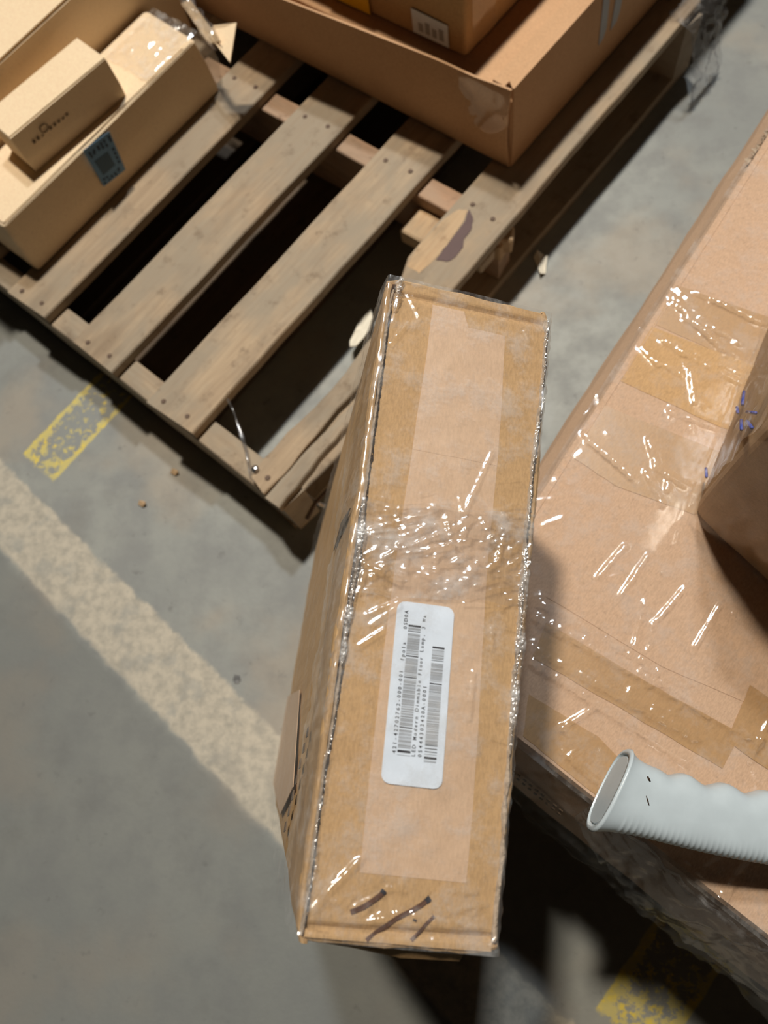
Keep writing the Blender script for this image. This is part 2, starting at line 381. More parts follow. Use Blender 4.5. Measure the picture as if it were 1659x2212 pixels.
# loose film on the far right corner of the pallet and a strand at the near corner
def corner_film(u, v):
    x = 1.025 + .09 * u; z = .132 - .128 * v ** 1.1
    y = .396 - .010 - .03 * v + .012 * nz(u * 6, v * 5, 3) + .006 * nz(u * 17, v * 14, 5)
    if v < .12: y += (.12 - v) * .35
    return (U(x) + .004 * nz(u * 9, v * 9, 8), Yl(y), z)
film('stretch_film_tatter', corner_film, 26, 30, M_filmgrey, pallet)
tube('film_strand', [loc_pal(492, 862, .124), loc_pal(505, 890, .118), loc_pal(520, 935, .112), loc_pal(532, 975, .115), loc_pal(541, 1035, .128)], lambda t: .0022 + .0012 * math.sin(t * 17), M_filmgrey, pallet)

# ------------------------------------------------------------------ cartons on the pallet
def pcarton(name, label, x0, x1, y0, y1, z0, z1, mat, rz=0.0, **kw):
    r = thing(name, label, 'carton', PW((x0 + x1) / 2, (y0 + y1) / 2, z0), TH + rz)
    hx, hy = (x1 - x0) / 2, (y1 - y0) / 2; q = [(-hx, -hy), (hx, -hy), (hx, hy), (-hx, hy)]
    carton('body', q, q, 0, z1 - z0, mat, r, **kw); return r, hx, hy
def strip_on(name, par, y0, y1, x0, x1, z, mat, th=.0004): return slab(name, [(x0, y0), (x1, y0), (x1, y1), (x0, y1)], z, th, mat, par)

# flat tray carton
ZT = .1265
fx0, fx1, fy0, fy1 = .668, 1.35, .465, 1.36
flat = thing('flat_carton', 'wide shallow brown carton with raised rim at the far end of the pallet', 'carton', PW((fx0 + fx1) / 2, (fy0 + fy1) / 2, ZT), TH)
hx, hy = (fx1 - fx0) / 2, (fy1 - fy0) / 2; q = [(-hx, -hy), (hx, -hy), (hx, hy), (-hx, hy)]
carton('body', q, q, 0, .110, M_cardrose, flat, r=.003, bulge=.0015)
# front rim: the lid wall that stands above the panel and sags at the corner
def rim_wall(u, v, side):
    y = -hy + (2 * hy) * u; top = .131 - .004 * math.exp(-((u - .06) / .05) ** 2)
    x = -hx - .0028 - .006 * math.sin(PI * v) * math.exp(-u / .16) - .002 * math.sin(PI * v) * (1 + nz(u * 5, 0)) - .065 * min(.45, max(0, u - .03)) * v
    return (x + side * .003, y, .002 + (top - .002) * v)
def wall2(name, fn, nu, nv, mat, par):
    V = []; Fc = []
    for s in (0, 1): V += [fn(i / nu, j / nv, s) for j in range(nv + 1) for i in range(nu + 1)]
    K = (nu + 1) * (nv + 1); W = nu + 1
    for j in range(nv):
        for i in range(nu):
            a = j * W + i; Fc.append((a, a + 1, a + W + 1, a + W)); Fc.append((K + a, K + a + W, K + a + W + 1, K + a + 1))
    for i in range(nu):
        Fc.append((i, i + 1, K + i + 1, K + i)); a = nv * W + i; Fc.append((a, a + 1, K + a + 1, K + a))
    for j in range(nv):
        a = j * W; Fc.append((a, a + W, K + a + W, K + a)); a = j * W + nu; Fc.append((a, a + W, K + a + W, K + a))
    return mesh(name, V, Fc, mat, par, False)
wall2('front_flap', rim_wall, 60, 10, M_cardrose, flat)
def side_wall(u, v, s):
    x = -hx + (2 * hx) * u; return (x, -hy - .0028 - .0012 * math.sin(PI * v) + s * .003, .002 + .130 * v)
wall2('side_flap', side_wall, 50, 6, M_cardrose, flat)
o = slab('rolled_edge', [(-hx + .001, -hy), (hx, -hy), (hx, -hy + .012), (-hx + .01, -hy + .012)], .1105, .0195, M_cardrose, flat)
slab('lid_panel', [(-hx + .002, -hy + .0135), (hx, -hy + .0135), (hx, -hy + .034), (-hx + .004, -hy + .034)], .1105, .0165, M_cardrose, flat)
# lifted clear tape over the near corner
def corner_tape(u, v):
    y = -hy - .004 + .085 * u; z = .128 - (.03 + .045 * math.sin(PI * min(1, (1 - u) * .8 + .1))) * v
    return (-hx - .0095 - .004 * (1 - u) - .0015 * nz(u * 7, v * 5), y, z)
film('corner_tape', corner_tape, 14, 8, M_film2, flat)
def fl_side(px, py, z):     # point on the right side wall
    p = pl(px, py, z); return p
for (xa, xb, lean, zl) in ((.868, .884, .006, .052), (.905, .924, -.002, .055)):
    X0, X1 = xa - (fx0 + fx1) / 2, xb - (fx0 + fx1) / 2
    o = slab3('tape_tab', [(X0, -hy - .0042, .130), (X1, -hy - .0042, .130), (X1 + lean, -hy - .0046, zl + .012), (X1 + lean - .005, -hy - .0046, zl), (X0 + lean, -hy - .0046, zl - .004)], (0, -1, 0), .0006, M_greyink, flat)

# upper carton standing inside the flat one
zu = ZT + .1135
up = thing('upper_carton', 'brown carton with white label and amber tape standing inside the shallow tray carton', 'carton', PW(.865, .80, zu), TH)
ux0, ux1, uy0, uy1 = .700 - .865, 1.03 - .865, .566 - .80, 1.06 - .80
q = [(ux0, uy0), (ux1, uy0), (ux1, uy1), (ux0, uy1)]
carton('body', q, q, 0, .125, M_card, up, r=.006, bulge=.003, seed=4)
slab3('shipping_label', [(ux0 - .0035, .592 - .80, .004), (ux0 - .0035, .592 - .80, .036), (ux0 - .0035, .655 - .80, .038), (ux0 - .0035, .655 - .80, .004)], (-1, 0, 0), .0005, M_white, up)
for k in range(4):
    y = .60 - .80 + .012 * k
    slab3('label_print', [(ux0 - .0042, y, .010), (ux0 - .0042, y, .026 - .004 * (k % 2)), (ux0 - .0042, y + .008, .026 - .004 * (k % 2)), (ux0 - .0042, y + .008, .010)], (-1, 0, 0), .0002, M_greyink, up)
slab3('amber_tape', [(ux0 - .0045, .735 - .80, .0), (ux0 - .0045, .735 - .80, .118), (ux0 - .0045, .82 - .80, .118), (ux0 - .0045, .82 - .80, .0)], (-1, 0, 0), .0005, M_yellow, up)
def upseam(u, v):
    return (ux0 + .012 + .05 * u, uy0 - .0045 - .001 * nz(u * 5, v * 9), .005 + .112 * v)
film('clear_tape', upseam, 8, 20, M_film2, up)

# long low carton at the left edge of the pallet
LX0, LX1, LY0, LY1, LZ = .120, .548, .968, 1.092, .0895
lx, ly = (LX0 + LX1) / 2, (LY0 + LY1) / 2; hx, hy = (LX1 - LX0) / 2, (LY1 - LY0) / 2
lng = thing('long_carton', 'long low brown carton with blue square sticker on its side, at the pallet\'s left edge', 'carton', PW(lx, ly, ZT), TH)
q = [(-hx, -hy), (hx, -hy), (hx, hy), (-hx, hy)]; qt = [(-hx + .008, -hy + .003), (hx - .006, -hy + .002), (hx, hy), (-hx, hy)]
carton('body', q, qt, 0, LZ - .002, M_cardlt, lng, r=.006, bulge=.002, seed=9)
slab('lid_flap', wob([(-hx + .012, -hy + .006), (hx - .03, -hy + .006), (hx - .03, hy - .03), (-hx + .012, hy - .03)], 8, .001), LZ + .0005, .002, M_cardlt, lng)
def ltape(u, v):
    x = -hx - .001 + .03 * u; return (x, -hy + .004 + .1 * v, LZ + .002 + .0006 * nz(u * 9, v * 20))
film('clear_tape', ltape, 8, 24, M_film2, lng)
def ltape2(u, v):
    x = hx - .11 + .115 * u + .003 * nz(v * 9, u * 3); return (x, -hy + .004 + .105 * v, LZ + .0062 + .005 * max(0, nz(u * 5, v * 12, 2)) + .0015 * nz(u * 11, v * 30))
film('stretch_film', ltape2, 46, 30, M_film, lng)
def lend(u, v):
    y = -hy - .006 + .12 * u; return (hx + .003 + .012 * math.sin(PI * v) + .006 * nz(u * 6, v * 6, 7), y, LZ + .01 - .095 * v)
film('stretch_film', lend, 24, 18, M_filmgrey, lng)
def lp(px, py, z): p = pl(px, py, ZT + z); return Vector((p.x - lx, p.y - ly, z))
pts = [lp(452, 78, .1), lp(462, 58, .108), lp(512, 52, .11), lp(498, 138, .096)]
o = slab3('end_flap', pts, (0, 0, 1), .0025, M_cardlt, lng); o['label'] = 'open corner flap bent outward'
pts = [lp(392, 10, .093), lp(412, 2, .11), lp(478, 92, .108), lp(452, 96, .09)]
slab3('end_flap', pts, (0, 0, 1), .0025, M_cardlt, lng)
def lroll(u, v):
    a = v * PI * 1.5; c0 = lp(375, -40, .115).lerp(lp(465, 90, .105), u)
    return c0 + Vector((.010 * math.cos(a), .004 * nz(u * 8, v), .012 * math.sin(a))) * (1 + .5 * nz(u * 11, v * 3, 4))
film('bunched_film', lroll, 40, 10, M_film, lng)
def edge_rag(u, v):
    return (-hx - .004 + .004 * nz(v * 20, 1), -hy + .0 + .03 * v, LZ - .05 + .05 * u)
# blue sticker (plain square, dark lettering too worn to read above and below)
ys = -hy - .0032
def sp(px, py):              # a point of the front wall plane
    d = ray(px, py); n2 = Vector((sT, -cT, 0)); P0 = PW(LX0, LY0 - .0034); t = (P0 - Vector((0, 0, H))).dot(n2) / d.dot(n2)
    p = Vector((0, 0, H)) + d * t; return Vector((p.x * cT + p.y * sT - lx, -p.x * sT + p.y * cT - ly, p.z - ZT))
st = [sp(179, 325), sp(236, 284), sp(271, 366), sp(224, 403)]
sk = slab3('blue_sticker', st, (0, -1, 0), .0005, M_blue, lng)
def sq(a, b): return st[0].lerp(st[1], a).lerp(st[3].lerp(st[2], a), b) + Vector((0, -.0007, 0))
rnd = random.Random(5)
for row, b0, b1 in ((0, .06, .26), (1, .82, .95)):
    for k in range(6 if row == 0 else 5):
        a0 = .06 + k * .155
        for s_ in range(2):
            aa = a0 + rnd.uniform(0, .05); bb = b0 + rnd.uniform(0, .06) + s_ * (b1 - b0) * .35
            slab3('worn_print', [sq(aa, bb), sq(aa + .08, bb), sq(aa + .09, bb + (b1 - b0) * .38), sq(aa + .01, bb + (b1 - b0) * .42)], (0, -1, 0), .0002, M_navy, sk)
for k in range(4):
    b0 = .36 + k * .11; slab3('worn_print', [sq(.84, b0), sq(.92, b0), sq(.93, b0 + .07), sq(.85, b0 + .07)], (0, -1, 0), .0002, M_navy, sk)
slab3('faded_panel', [sq(.14, .36), sq(.68, .36), sq(.72, .74), sq(.18, .76)], (0, -1, 0), .0002, plain('muted_blue_ink', (.045, .10, .16), .6), sk)

# small carton on the long one
zs = ZT + LZ + .0032
A = pl(78, 371, zs); B = pl(272, 205, zs); ang = math.atan2(B.y - A.y, B.x - A.x)
sw = (B - A).length; sm = thing('small_carton', 'small pale brown carton lying on top of the long low carton', 'carton', PW((A.x + B.x) / 2, (A.y + B.y) / 2, zs), TH + ang)
dp = .070; q = [(-sw / 2, 0), (sw / 2, 0), (sw / 2, dp), (-sw / 2, dp)]
carton('body', q, q, 0, .0595, M_cardlt, sm, r=.0012, bulge=.0006, seed=12)
slab('lid_flap', [(-sw / 2 + .001, .0025), (sw / 2 - .0005, .0012), (sw / 2 - .001, dp - .001), (-sw / 2 + .001, dp - .001)], .0602, .0016, M_cardlt, sm)
rnd = random.Random(2)
for k in range(9):           # faint printed mark, too blurred to read
    x = -sw / 2 + .022 + .0078 * k; h_ = .002 + rnd.random() * .003; 
    if k == 3: continue
    slab3('faded_print', [(x, -.0014, .034), (x + .0052, -.0014, .0345), (x + .005, -.0014, .034 + h_), (x + .001, -.0014, .0335 + h_)], (0, -1, 0), .0003, M_brink, sm)
cx_, cz_ = -sw / 2 + .048, .042
ringp = [(cx_ + .0065 * math.cos(a), -.0016, cz_ + .0055 * math.sin(a)) for a in [2 * PI * k / 12 for k in range(13)]]
tube('faded_print', ringp, .0007, M_brink, sm)

# big carton in the far left corner
bx0, by0, zb = .10, 1.103, ZT
big = thing('large_carton', 'large pale carton with bright top at the photo\'s top left corner, behind the small carton', 'carton', PW(.36, 1.34, zb), TH)
q = [(-.26, 1.103 - 1.34), (.26, 1.103 - 1.34), (.26, .24), (-.26, .24)]
carton('body', q, q, 0, .168, M_cardlt, big, r=.003, bulge=.002, seed=20)
slab('lid_flap', [(-.258, 1.1045 - 1.34), (.258, 1.1045 - 1.34), (.258, 0.0), (-.258, 0.0)], .170, .003, M_cardlt, big)
slab('lid_flap', [(-.258, .002), (.258, .002), (.258, .238), (-.258, .238)], .170, .003, M_cardlt, big)

# ------------------------------------------------------------------ right stack: big wrapped carton
ZR = .39
C0 = at(913, 1446, ZR); Ld = (at(1640, 330, ZR) - at(1197, 1028, ZR)).normalized(); Rd = (at(1659, 2040, ZR) - at(1228, 1698, ZR)).normalized()
C0 = C0 + (Rd + Ld) * .003
Lg, Rg = .86, .56
rt = thing('wrapped_carton', 'big tan carton wrapped in clear film and tape, right of the upright narrow carton', 'carton', (C0.x, C0.y, 0), math.atan2(Rd.y, Rd.x))
iR = Matrix.Rotation(-math.atan2(Rd.y, Rd.x), 3, 'Z')
def rl(p): return iR @ (Vector(p) - Vector((C0.x, C0.y, 0)))
l1 = rl(C0 + Ld * Lg); r1 = rl(C0 + Rd * Rg); l0 = Vector((0, 0, 0)); l1.z = r1.z = 0; far = l1 + r1
nL = Vector((-l1.y, l1.x, 0)).normalized(); nR = Vector((0, -1, 0))   # outward
def outw(d): return [l0 + nL * d + nR * d, r1 + nR * d - nL * d * 0, far, l1 + nL * d]
rnd = random.Random(3)
def big_carton():
    levels = [(0.0, -.012), (.14, .012), (.235, .030), (.27, .030), (.33, .018), (.372, .0045), (.385, .0012), (ZR, -.0015)]
    n = 40; V = []; Fc = []
    rings = []
    for z, d in levels:
        q = outw(d); pts = []
        for i in range(4):
            a, b = q[i], q[(i + 1) % 4]
            for k in range(n):
                t = k / n; t2 = t
                p = a.lerp(b, t2); e = (b - a).normalized(); nn = Vector((e.y, -e.x, 0))
                # round the corners a little
                s = min(t, 1 - t) * (b - a).length
                cr = max(0, 1 - s / .02) ** 2 * .0045
                wv = .0022 * nz(p.x * 14, p.y * 14, z * 20) + .001 * nz(p.x * 50, p.y * 50, z * 60)
                if z >= ZR - .02: wv *= .3
                pts.append(p + nn * (wv - cr))
        for p in pts: V.append((p.x, p.y, z))
    N = 4 * n
    for k in range(len(levels) - 1):
        for i in range(N):
            j = (i + 1) % N; Fc.append((k * N + i, k * N + j, (k + 1) * N + j, (k + 1) * N + i))
    Fc.append(tuple(range((len(levels) - 1) * N, len(levels) * N))); Fc.append(tuple(reversed(range(N))))
    return mesh('body', V, Fc, M_right, rt)
big_carton()
def rp(px, py, z=ZR):
    p = rl(at(px, py, z)); return (p.x, p.y)
def line_pt(a, b, t): return (a[0] + (b[0] - a[0]) * t, a[1] + (b[1] - a[1]) * t)
# cross strips of tape, each its own strip on the lid
TQ = [0]
def tape_quad(name, pxs, mat, z, lab=None):
    TQ[0] += 1; z = ZR + .0004 + .00006 * TQ[0]
    o = slab(name, wob([rp(*p) for p in pxs], 8, .0006, z * 900), ZR - .0002, z - ZR, mat, rt)
    if lab: o['label'] = lab
    return o
tape_quad('tape_strip', [(1462, 616), (1412, 700), (1615, 790), (1700, 800), (1760, 720)], M_carddark, ZR + .0003, 'crinkled clear tape strip')
tape_quad('tape_strip', [(1408, 706), (1338, 822), (1560, 925), (1700, 960), (1760, 840)], M_card, ZR + .0003)
tape_quad('tape_strip', [(1306, 876), (1232, 985), (1330, 1050), (1500, 1112), (1600, 1090), (1640, 1010)], M_carddark, ZR + .0003)
tape_quad('tape_strip', [(1285, 1180), (1400, 1245), (1560, 1330), (1900, 1560), (1850, 1620), (1430, 1440), (1180, 1290)], M_right, ZR + .0003)
tape_quad('tape_strip', [(1180, 1345), (1400, 1475), (1600, 1585), (1560, 1660), (1340, 1530), (1150, 1420)], M_carddark, ZR + .0004)
tape_quad('tape_strip', [(1142, 1500), (1290, 1590), (1420, 1720), (1390, 1800), (1240, 1680), (1130, 1590)], M_carddark, ZR + .0003)
tape_quad('tape_strip', [(1620, 1480), (1800, 1600), (1800, 1760), (1640, 1650), (1570, 1600)], M_carddark, ZR + .0003)

# wrinkled film over the lid and front edge
rid = []
def R_(a, b, amp=.0018, wd=.0019): rid.append((rp(*a), rp(*b), amp, wd))
for a, b in [((1450, 640), (1600, 745)), ((1458, 622), (1520, 680)), ((1500, 632), (1659, 700)), ((1452, 655), (1560, 725)), ((1440, 735), (1610, 815)), ((1480, 690), (1530, 720)),
             ((1385, 750), (1420, 790)), ((1420, 780), (1470, 810)), ((1490, 800), (1500, 870)), ((1445, 890), (1545, 925)), ((1262, 938), (1310, 985)), ((1310, 985), (1370, 1040)),
             ((1400, 950), (1415, 1000)), ((1395, 1020), (1430, 1090)), ((1415, 1010), (1480, 1050)), ((1445, 1030), (1440, 1060)), ((1470, 668), (1560, 760)), ((1540, 650), (1640, 700)), ((1470, 760), (1600, 830)), ((1430, 735), (1475, 765)), ((1330, 1000), (1365, 1030)), ((1270, 955), (1330, 1000)), ((1520, 720), (1590, 770))]: R_(a, b, .0026, .0022)
for a, b in [((1392, 1300), (1372, 1390)), ((1410, 1345), (1402, 1405)), ((1385, 1425), (1400, 1445)), ((1420, 1450), (1432, 1475)), ((1585, 1325), (1640, 1450)), ((1600, 1330), (1610, 1350)),
             ((1290, 1250), (1350, 1180)), ((1340, 1290), (1400, 1200)), ((1480, 1270), (1420, 1340)), ((1560, 1300), (1500, 1400)), ((1210, 1575), (1285, 1528)), ((1212, 1570), (1225, 1585)),
             ((1215, 1625), (1260, 1660)), ((1240, 1650), (1290, 1690)), ((1170, 1625), (1195, 1645)), ((1620, 1640), (1659, 1560)), ((1600, 1600), (1640, 1690)),
             ((1520, 1880), (1550, 1860)), ((1545, 1950), (1600, 1880)), ((1560, 1955), (1612, 1870)), ((1510, 1895), (1560, 1950)), ((1480, 1870), (1535, 1925))]: R_(a, b, .0022)
for a, b, w_ in [((1165, 1300), (1480, 1480), .006), ((1160, 1335), (1640, 1600), .005), ((1150, 1400), (1500, 1590), .005), ((1150, 1430), (1480, 1640), .004)]: R_(a, b, .0034, w_)
rnd = random.Random(11)
for k in range(60):
    x, y = rnd.uniform(1150, 1659), rnd.uniform(620, 2000); a = rnd.uniform(0, PI); L_ = rnd.uniform(10, 45)
    R_((x, y), (x + L_ * math.cos(a), y + L_ * math.sin(a)), rnd.uniform(.0006, .0014), .0016)
def lidfilm(u, v):
    a = l1 * (v * .80 - .005); x = -.004 + .34 * u; b = Vector((a.x + x, a.y, 0))
    h_ = .0010 + .0005 * nz(b.x * 22, b.y * 22, 2) + .00006 * nz(b.x * 120, b.y * 120)
    for p0, p1, am, wd in rid:
        if abs(b.x - p0[0]) > .22 or abs(b.y - p0[1]) > .22: continue
        d, t = seg_d(b.x, b.y, p0, p1)
        if d < wd * 4: h_ += am * math.exp(-(d / wd) ** 2) * (.6 + .4 * nz(b.x * 300, b.y * 300))
    return (b.x, b.y, ZR + max(.0006, h_))
film('stretch_film', lidfilm, 200, 330, M_lidfilm, rt)
# film hanging over the front wall
def frontfilm(u, v):
    x = -.02 + .42 * u
    prof = [(0.0, ZR + .0025), (-.004, ZR - .004), (-.012, .365), (-.024, .33), (-.038, .27), (-.044, .225)]
    k = v * (len(prof) - 1); i = min(int(k), len(prof) - 2); f = k - i
    y = prof[i][0] * (1 - f) + prof[i + 1][0] * f; z = prof[i][1] * (1 - f) + prof[i + 1][1] * f
    s = .004 + .008 * v
    return (x, y - s * max(0, .3 + nz(x * 22, z * 9, 4)) - .003 * nz(x * 70, z * 30, 2) - .002 * nz(x * 160, z * 60, 6), z + .003 * nz(x * 30, z * 20, 8) * (1 if v > .1 else 0))
film('stretch_film', frontfilm, 160, 40, M_sidefilm, rt)
def smear(u, v):
    p = frontfilm(.42 + .5 * u, .02 + .8 * v * (.35 + .65 * math.sin(PI * min(1, u * .75 + .1)))); return (p[0], p[1] - .002 - .003 * abs(nz(u * 9, v * 14, 6)), p[2])
film('bunched_film', smear, 90, 26, M_filmgrey, rt)
# printed dots on the front wall
for k in range(26):
    x = .075 + .006 * (k % 13) + .002 * (k // 13); z = .338 - .016 * (k // 13) - .0006 * (k % 13); y = -.0195 - (.338 - z) * .2
    slab3('printed_dot', [(x, y, z), (x + .003, y, z), (x + .003, y - .001, z - .006), (x, y - .001, z - .006)], (0, -1, .25), .0008, M_brink, rt)
# torn edge on the far part of the left side
def torn(u, v):
    b = l1 * (.66 + .30 * u); n_ = nL * (.001 + .010 * nz(u * 45, 1) * (.4 + u) + .003 * nz(u * 110, 3)); z = ZR + .001 + .006 * v * (1 + nz(u * 80, 5)) * (u ** .5)
    return (b.x + n_.x * v * 2, b.y + n_.y * v * 2, z)
film('torn_edge', torn, 120, 3, M_torn, rt, False)
def torn2(u, v):
    b = l1 * (.72 + .2 * u); n_ = nL * (-.009 * v * (1 + 1.2 * nz(u * 40, 9)) * math.sin(PI * u)); return (b.x + n_.x, b.y + n_.y, ZR + .0016)
film('torn_gap_shade', torn2, 60, 1, M_gap, rt, False)  # dark strip painted in as the shade of the torn gap
def crease(u, v):
    b = l1 * (.02 + .9 * u); n_ = nL * (-.0065 - .0012 * v); return (b.x + n_.x, b.y + n_.y, ZR + .0012 * math.sin(PI * v))
film('edge_crease', crease, 60, 2, M_right, rt)

# carton standing on it, at the right edge of the photo
T0 = at(1502, 1106, ZR + .004); d1 = (at(1659, 705, ZR) - T0); d1.z = 0; d1.normalize(); d2 = (at(1659, 1268, ZR) - at(1512, 1128, ZR)); d2.z = 0; d2.normalize()
tb = thing('dark_side_carton', 'brown carton with blue marker scribbles standing on the wrapped carton, cut by the right edge', 'carton', (T0.x, T0.y, ZR + .0048), 0)
q = [(0, 0), (d2.x * .26, d2.y * .26), (d2.x * .26 + d1.x * .34, d2.y * .26 + d1.y * .34), (d1.x * .34, d1.y * .34)]
dz = .207; q2 = [(p[0] + .004, p[1] + .002) for p in q]
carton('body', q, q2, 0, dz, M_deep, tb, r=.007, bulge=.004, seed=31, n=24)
nd1 = Vector((-d1.y, d1.x, 0)); nd2 = Vector((d2.y, -d2.x, 0))
def tbfilm(u, v):
    b = Vector((d1.x, d1.y, 0)) * (.30 * u - .002) + nd1 * (.0065 + .003 * nz(u * 8, v * 8) + .0016 * nz(u * 30, v * 18, 3)); return (b.x, b.y, .003 + .198 * v)
film('stretch_film', tbfilm, 60, 50, M_sidefilm, tb)
def tbfilm2(u, v):
    b = Vector((d2.x, d2.y, 0)) * (.09 * u - .003) * (1 - .0 * v) + nd2 * (.0065 + .002 * nz(u * 8, v * 8, 5)); return (b.x, b.y, .003 + .198 * v)
film('stretch_film', tbfilm2, 20, 50, M_film2, tb)
def tbside(px, py):
    d = ray(px, py); P0 = T0 + nd1 * .0062; t = (P0 - Vector((0, 0, H))).dot(nd1) / d.dot(nd1); return Vector((0, 0, H)) + d * t - Vector((T0.x, T0.y, ZR + .0048))
for a, b in [((1607, 846), (1604, 874)), ((1592, 880), (1594, 892)), ((1614, 890), (1632, 892)), ((1601, 908), (1602, 928)), ((1613, 910), (1624, 924)), ((1525, 985), (1527, 992)), ((1525, 1012), (1526, 1030))]:
    A_, B_ = tbside(*a), tbside(*b); tube('marker_stroke', [A_, A_.lerp(B_, .5), B_], .0012, M_bluemark, tb)

# ------------------------------------------------------------------ pale grey grip lying on the wrapped carton
def grip():
    e0 = at(1318, 1712, .452); e1 = at(1700, 1790, .432)
    ax = (e1 - e0); L = ax.length; ax.normalize()
    side = Vector((0, 0, 1)).cross(ax).normalized(); upv = ax.cross(side).normalized()
    g = thing('plastic_grip', 'pale grey plastic handle with finger waves and fine ribs lying over the wrapped carton', 'handle', (e0.x, e0.y, ZR + .004))
    O = Vector((e0.x, e0.y, ZR + .004)); N = 260; K = 48; V = []; Fc = []
    LL = .19
    def sec(s):                     # half widths at distance s: up side, low side, thickness
        fl = math.exp(-s / .011)
        up_ = .0205 + .0075 * fl - .0045 * math.exp(-((s - .036) / .010) ** 2) * 0
        wave = .0020 * math.cos((s - .047) * 2 * PI / .0275) * (1 / (1 + math.exp(-(s - .030) / .003)))
        lo = .0225 + .0055 * fl
        ths = .0145 + .0035 * fl
        return up_ + wave, lo, ths
    for i in range(N + 1):
        s = LL * i / N; up_, lo, th_ = sec(s)
        c = e0 + ax * s - side * (.004 * math.sin(min(1, s / .15) * PI)) * 1.0
        c += side * .002
        for k in range(K):
            a = 2 * PI * k / K; ca, sa = math.cos(a), math.sin(a)
            w_ = (up_ if ca > 0 else lo); ex = .72
            y = w_ * math.copysign(abs(ca) ** ex, ca); z = th_ * math.copysign(abs(sa) ** ex, sa)
            if ca < -.35 and s > .010:
                rib = .00036 * math.cos(s * 2 * PI / .00355) * min(1, (-ca - .35) * 3); y -= rib; z += math.copysign(rib, sa) * .8
            V.append(c + side * y + upv * z + ax * (.013 * y / .028 * .8 * math.exp(-s / .025)) - O)
    for i in range(N):
        for k in range(K):
            j = (k + 1) % K; Fc.append((i * K + k, i * K + j, (i + 1) * K + j, (i + 1) * K + k))
    # end cap: rim, step in, recessed face
    st0 = len(V); base = [Vector(V[k]) for k in range(K)]; cc = sum(base, Vector()) / K
    for sc, dx in ((.96, -.0014), (.88, -.0017), (.845, .0004), (.825, .0004), (.80, -.0010)):
        for b in base: V.append(cc + (b - cc) * sc + ax * dx)
    prev = 0
    for r in range(5):
        cur = st0 + r * K
        for k in range(K):
            j = (k + 1) % K; Fc.append((prev + j, prev + k, cur + k, cur + j))
        prev = cur
    Fc.append(tuple(range(prev, prev + K))); Fc.append(tuple(range(N * K, N * K + K)))
    go = mesh('grip', V, Fc, M_grip, g, True)
    for p in go.data.polygons:
        if len(p.vertices) > 8 or all(v >= st0 + K for v in p.vertices): p.use_smooth = False
    # scuff marks
    def on(px, py):
        d = ray(px, py); P0 = e0 + upv * .0148 + ax * .04; t = (P0 - Vector((0, 0, H))).dot(upv) / d.dot(upv); return Vector((0, 0, H)) + d * t - O
    for pts in ([(1399, 1677), (1402, 1683), (1405, 1688)], [(1395, 1718), (1399, 1730), (1402, 1740)], [(1352, 1672), (1349, 1675)]):
        P_ = [on(*p) for p in pts]; tube('scuff', P_, lambda t: .0004 + .0003 * math.sin(PI * t), M_gap, g)
    # the tool's body beyond the grip, resting on the carton
    e2 = e0 + ax * (LL - .004); bz = ZR + .0048
    bm = bmesh.new(); bmesh.ops.create_cube(bm, size=1); bmesh.ops.scale(bm, vec=(.07, .06, .056), verts=bm.verts)
    bmesh.ops.bevel(bm, geom=bm.edges[:], offset=.008, segments=3, affect='EDGES')
    bmesh.ops.rotate(bm, verts=bm.verts, cent=(0, 0, 0), matrix=Matrix.Rotation(math.atan2(ax.y, ax.x), 3, 'Z'))
    c = e2 + ax * .033 - O; c.z = .029; bmesh.ops.translate(bm, verts=bm.verts, vec=c); bmobj('tool_body', bm, M_grip, g)
grip()

# ------------------------------------------------------------------ the upright narrow carton that leans on the stack
RB = Matrix(((.9454, .1306, .2988), (-.1297, .9913, -.0230), (-.2992, -.0170, .9541)))
top_c = Vector((-.02173, .08078, .62662)); BW, BL, BH = .0912, .33, .639
base = top_c - RB @ Vector((0, 0, BH))
tall = thing('upright_carton', 'tall narrow brown carton with white barcode label on its taped top, leaning in the foreground', 'carton', base, rot=RB.to_euler())
RBt = RB.transposed()
def tp(px, py, dz=0.0):                            # point of the carton's top plane, in carton coordinates
    d = ray(px, py); nn = RB @ Vector((0, 0, 1)); P0 = top_c + nn * dz; t = (P0 - Vector((0, 0, H))).dot(nn) / d.dot(nn)
    return RBt @ (Vector((0, 0, H)) + d * t - base)
cTL, cTR, cBR, cBL = tp(838, 592), tp(1191, 676), tp(1073, 2072), tp(634, 2037)
def bil(a, b, inL=0.0, inR=0.0, inT=0.0, inB=0.0):  # a 0..1 left to right, b 0..1 near to far
    L0, L1, R0, R1 = cBL, cTL, cBR, cTR
    p0 = L0.lerp(L1, b); p1 = R0.lerp(R1, b); e = (p1 - p0).normalized(); f = (L1 - L0).normalized()
    p = (p0 + e * inL).lerp(p1 - e * inR, a); return p
hb = BW / 2; bl2 = BL / 2
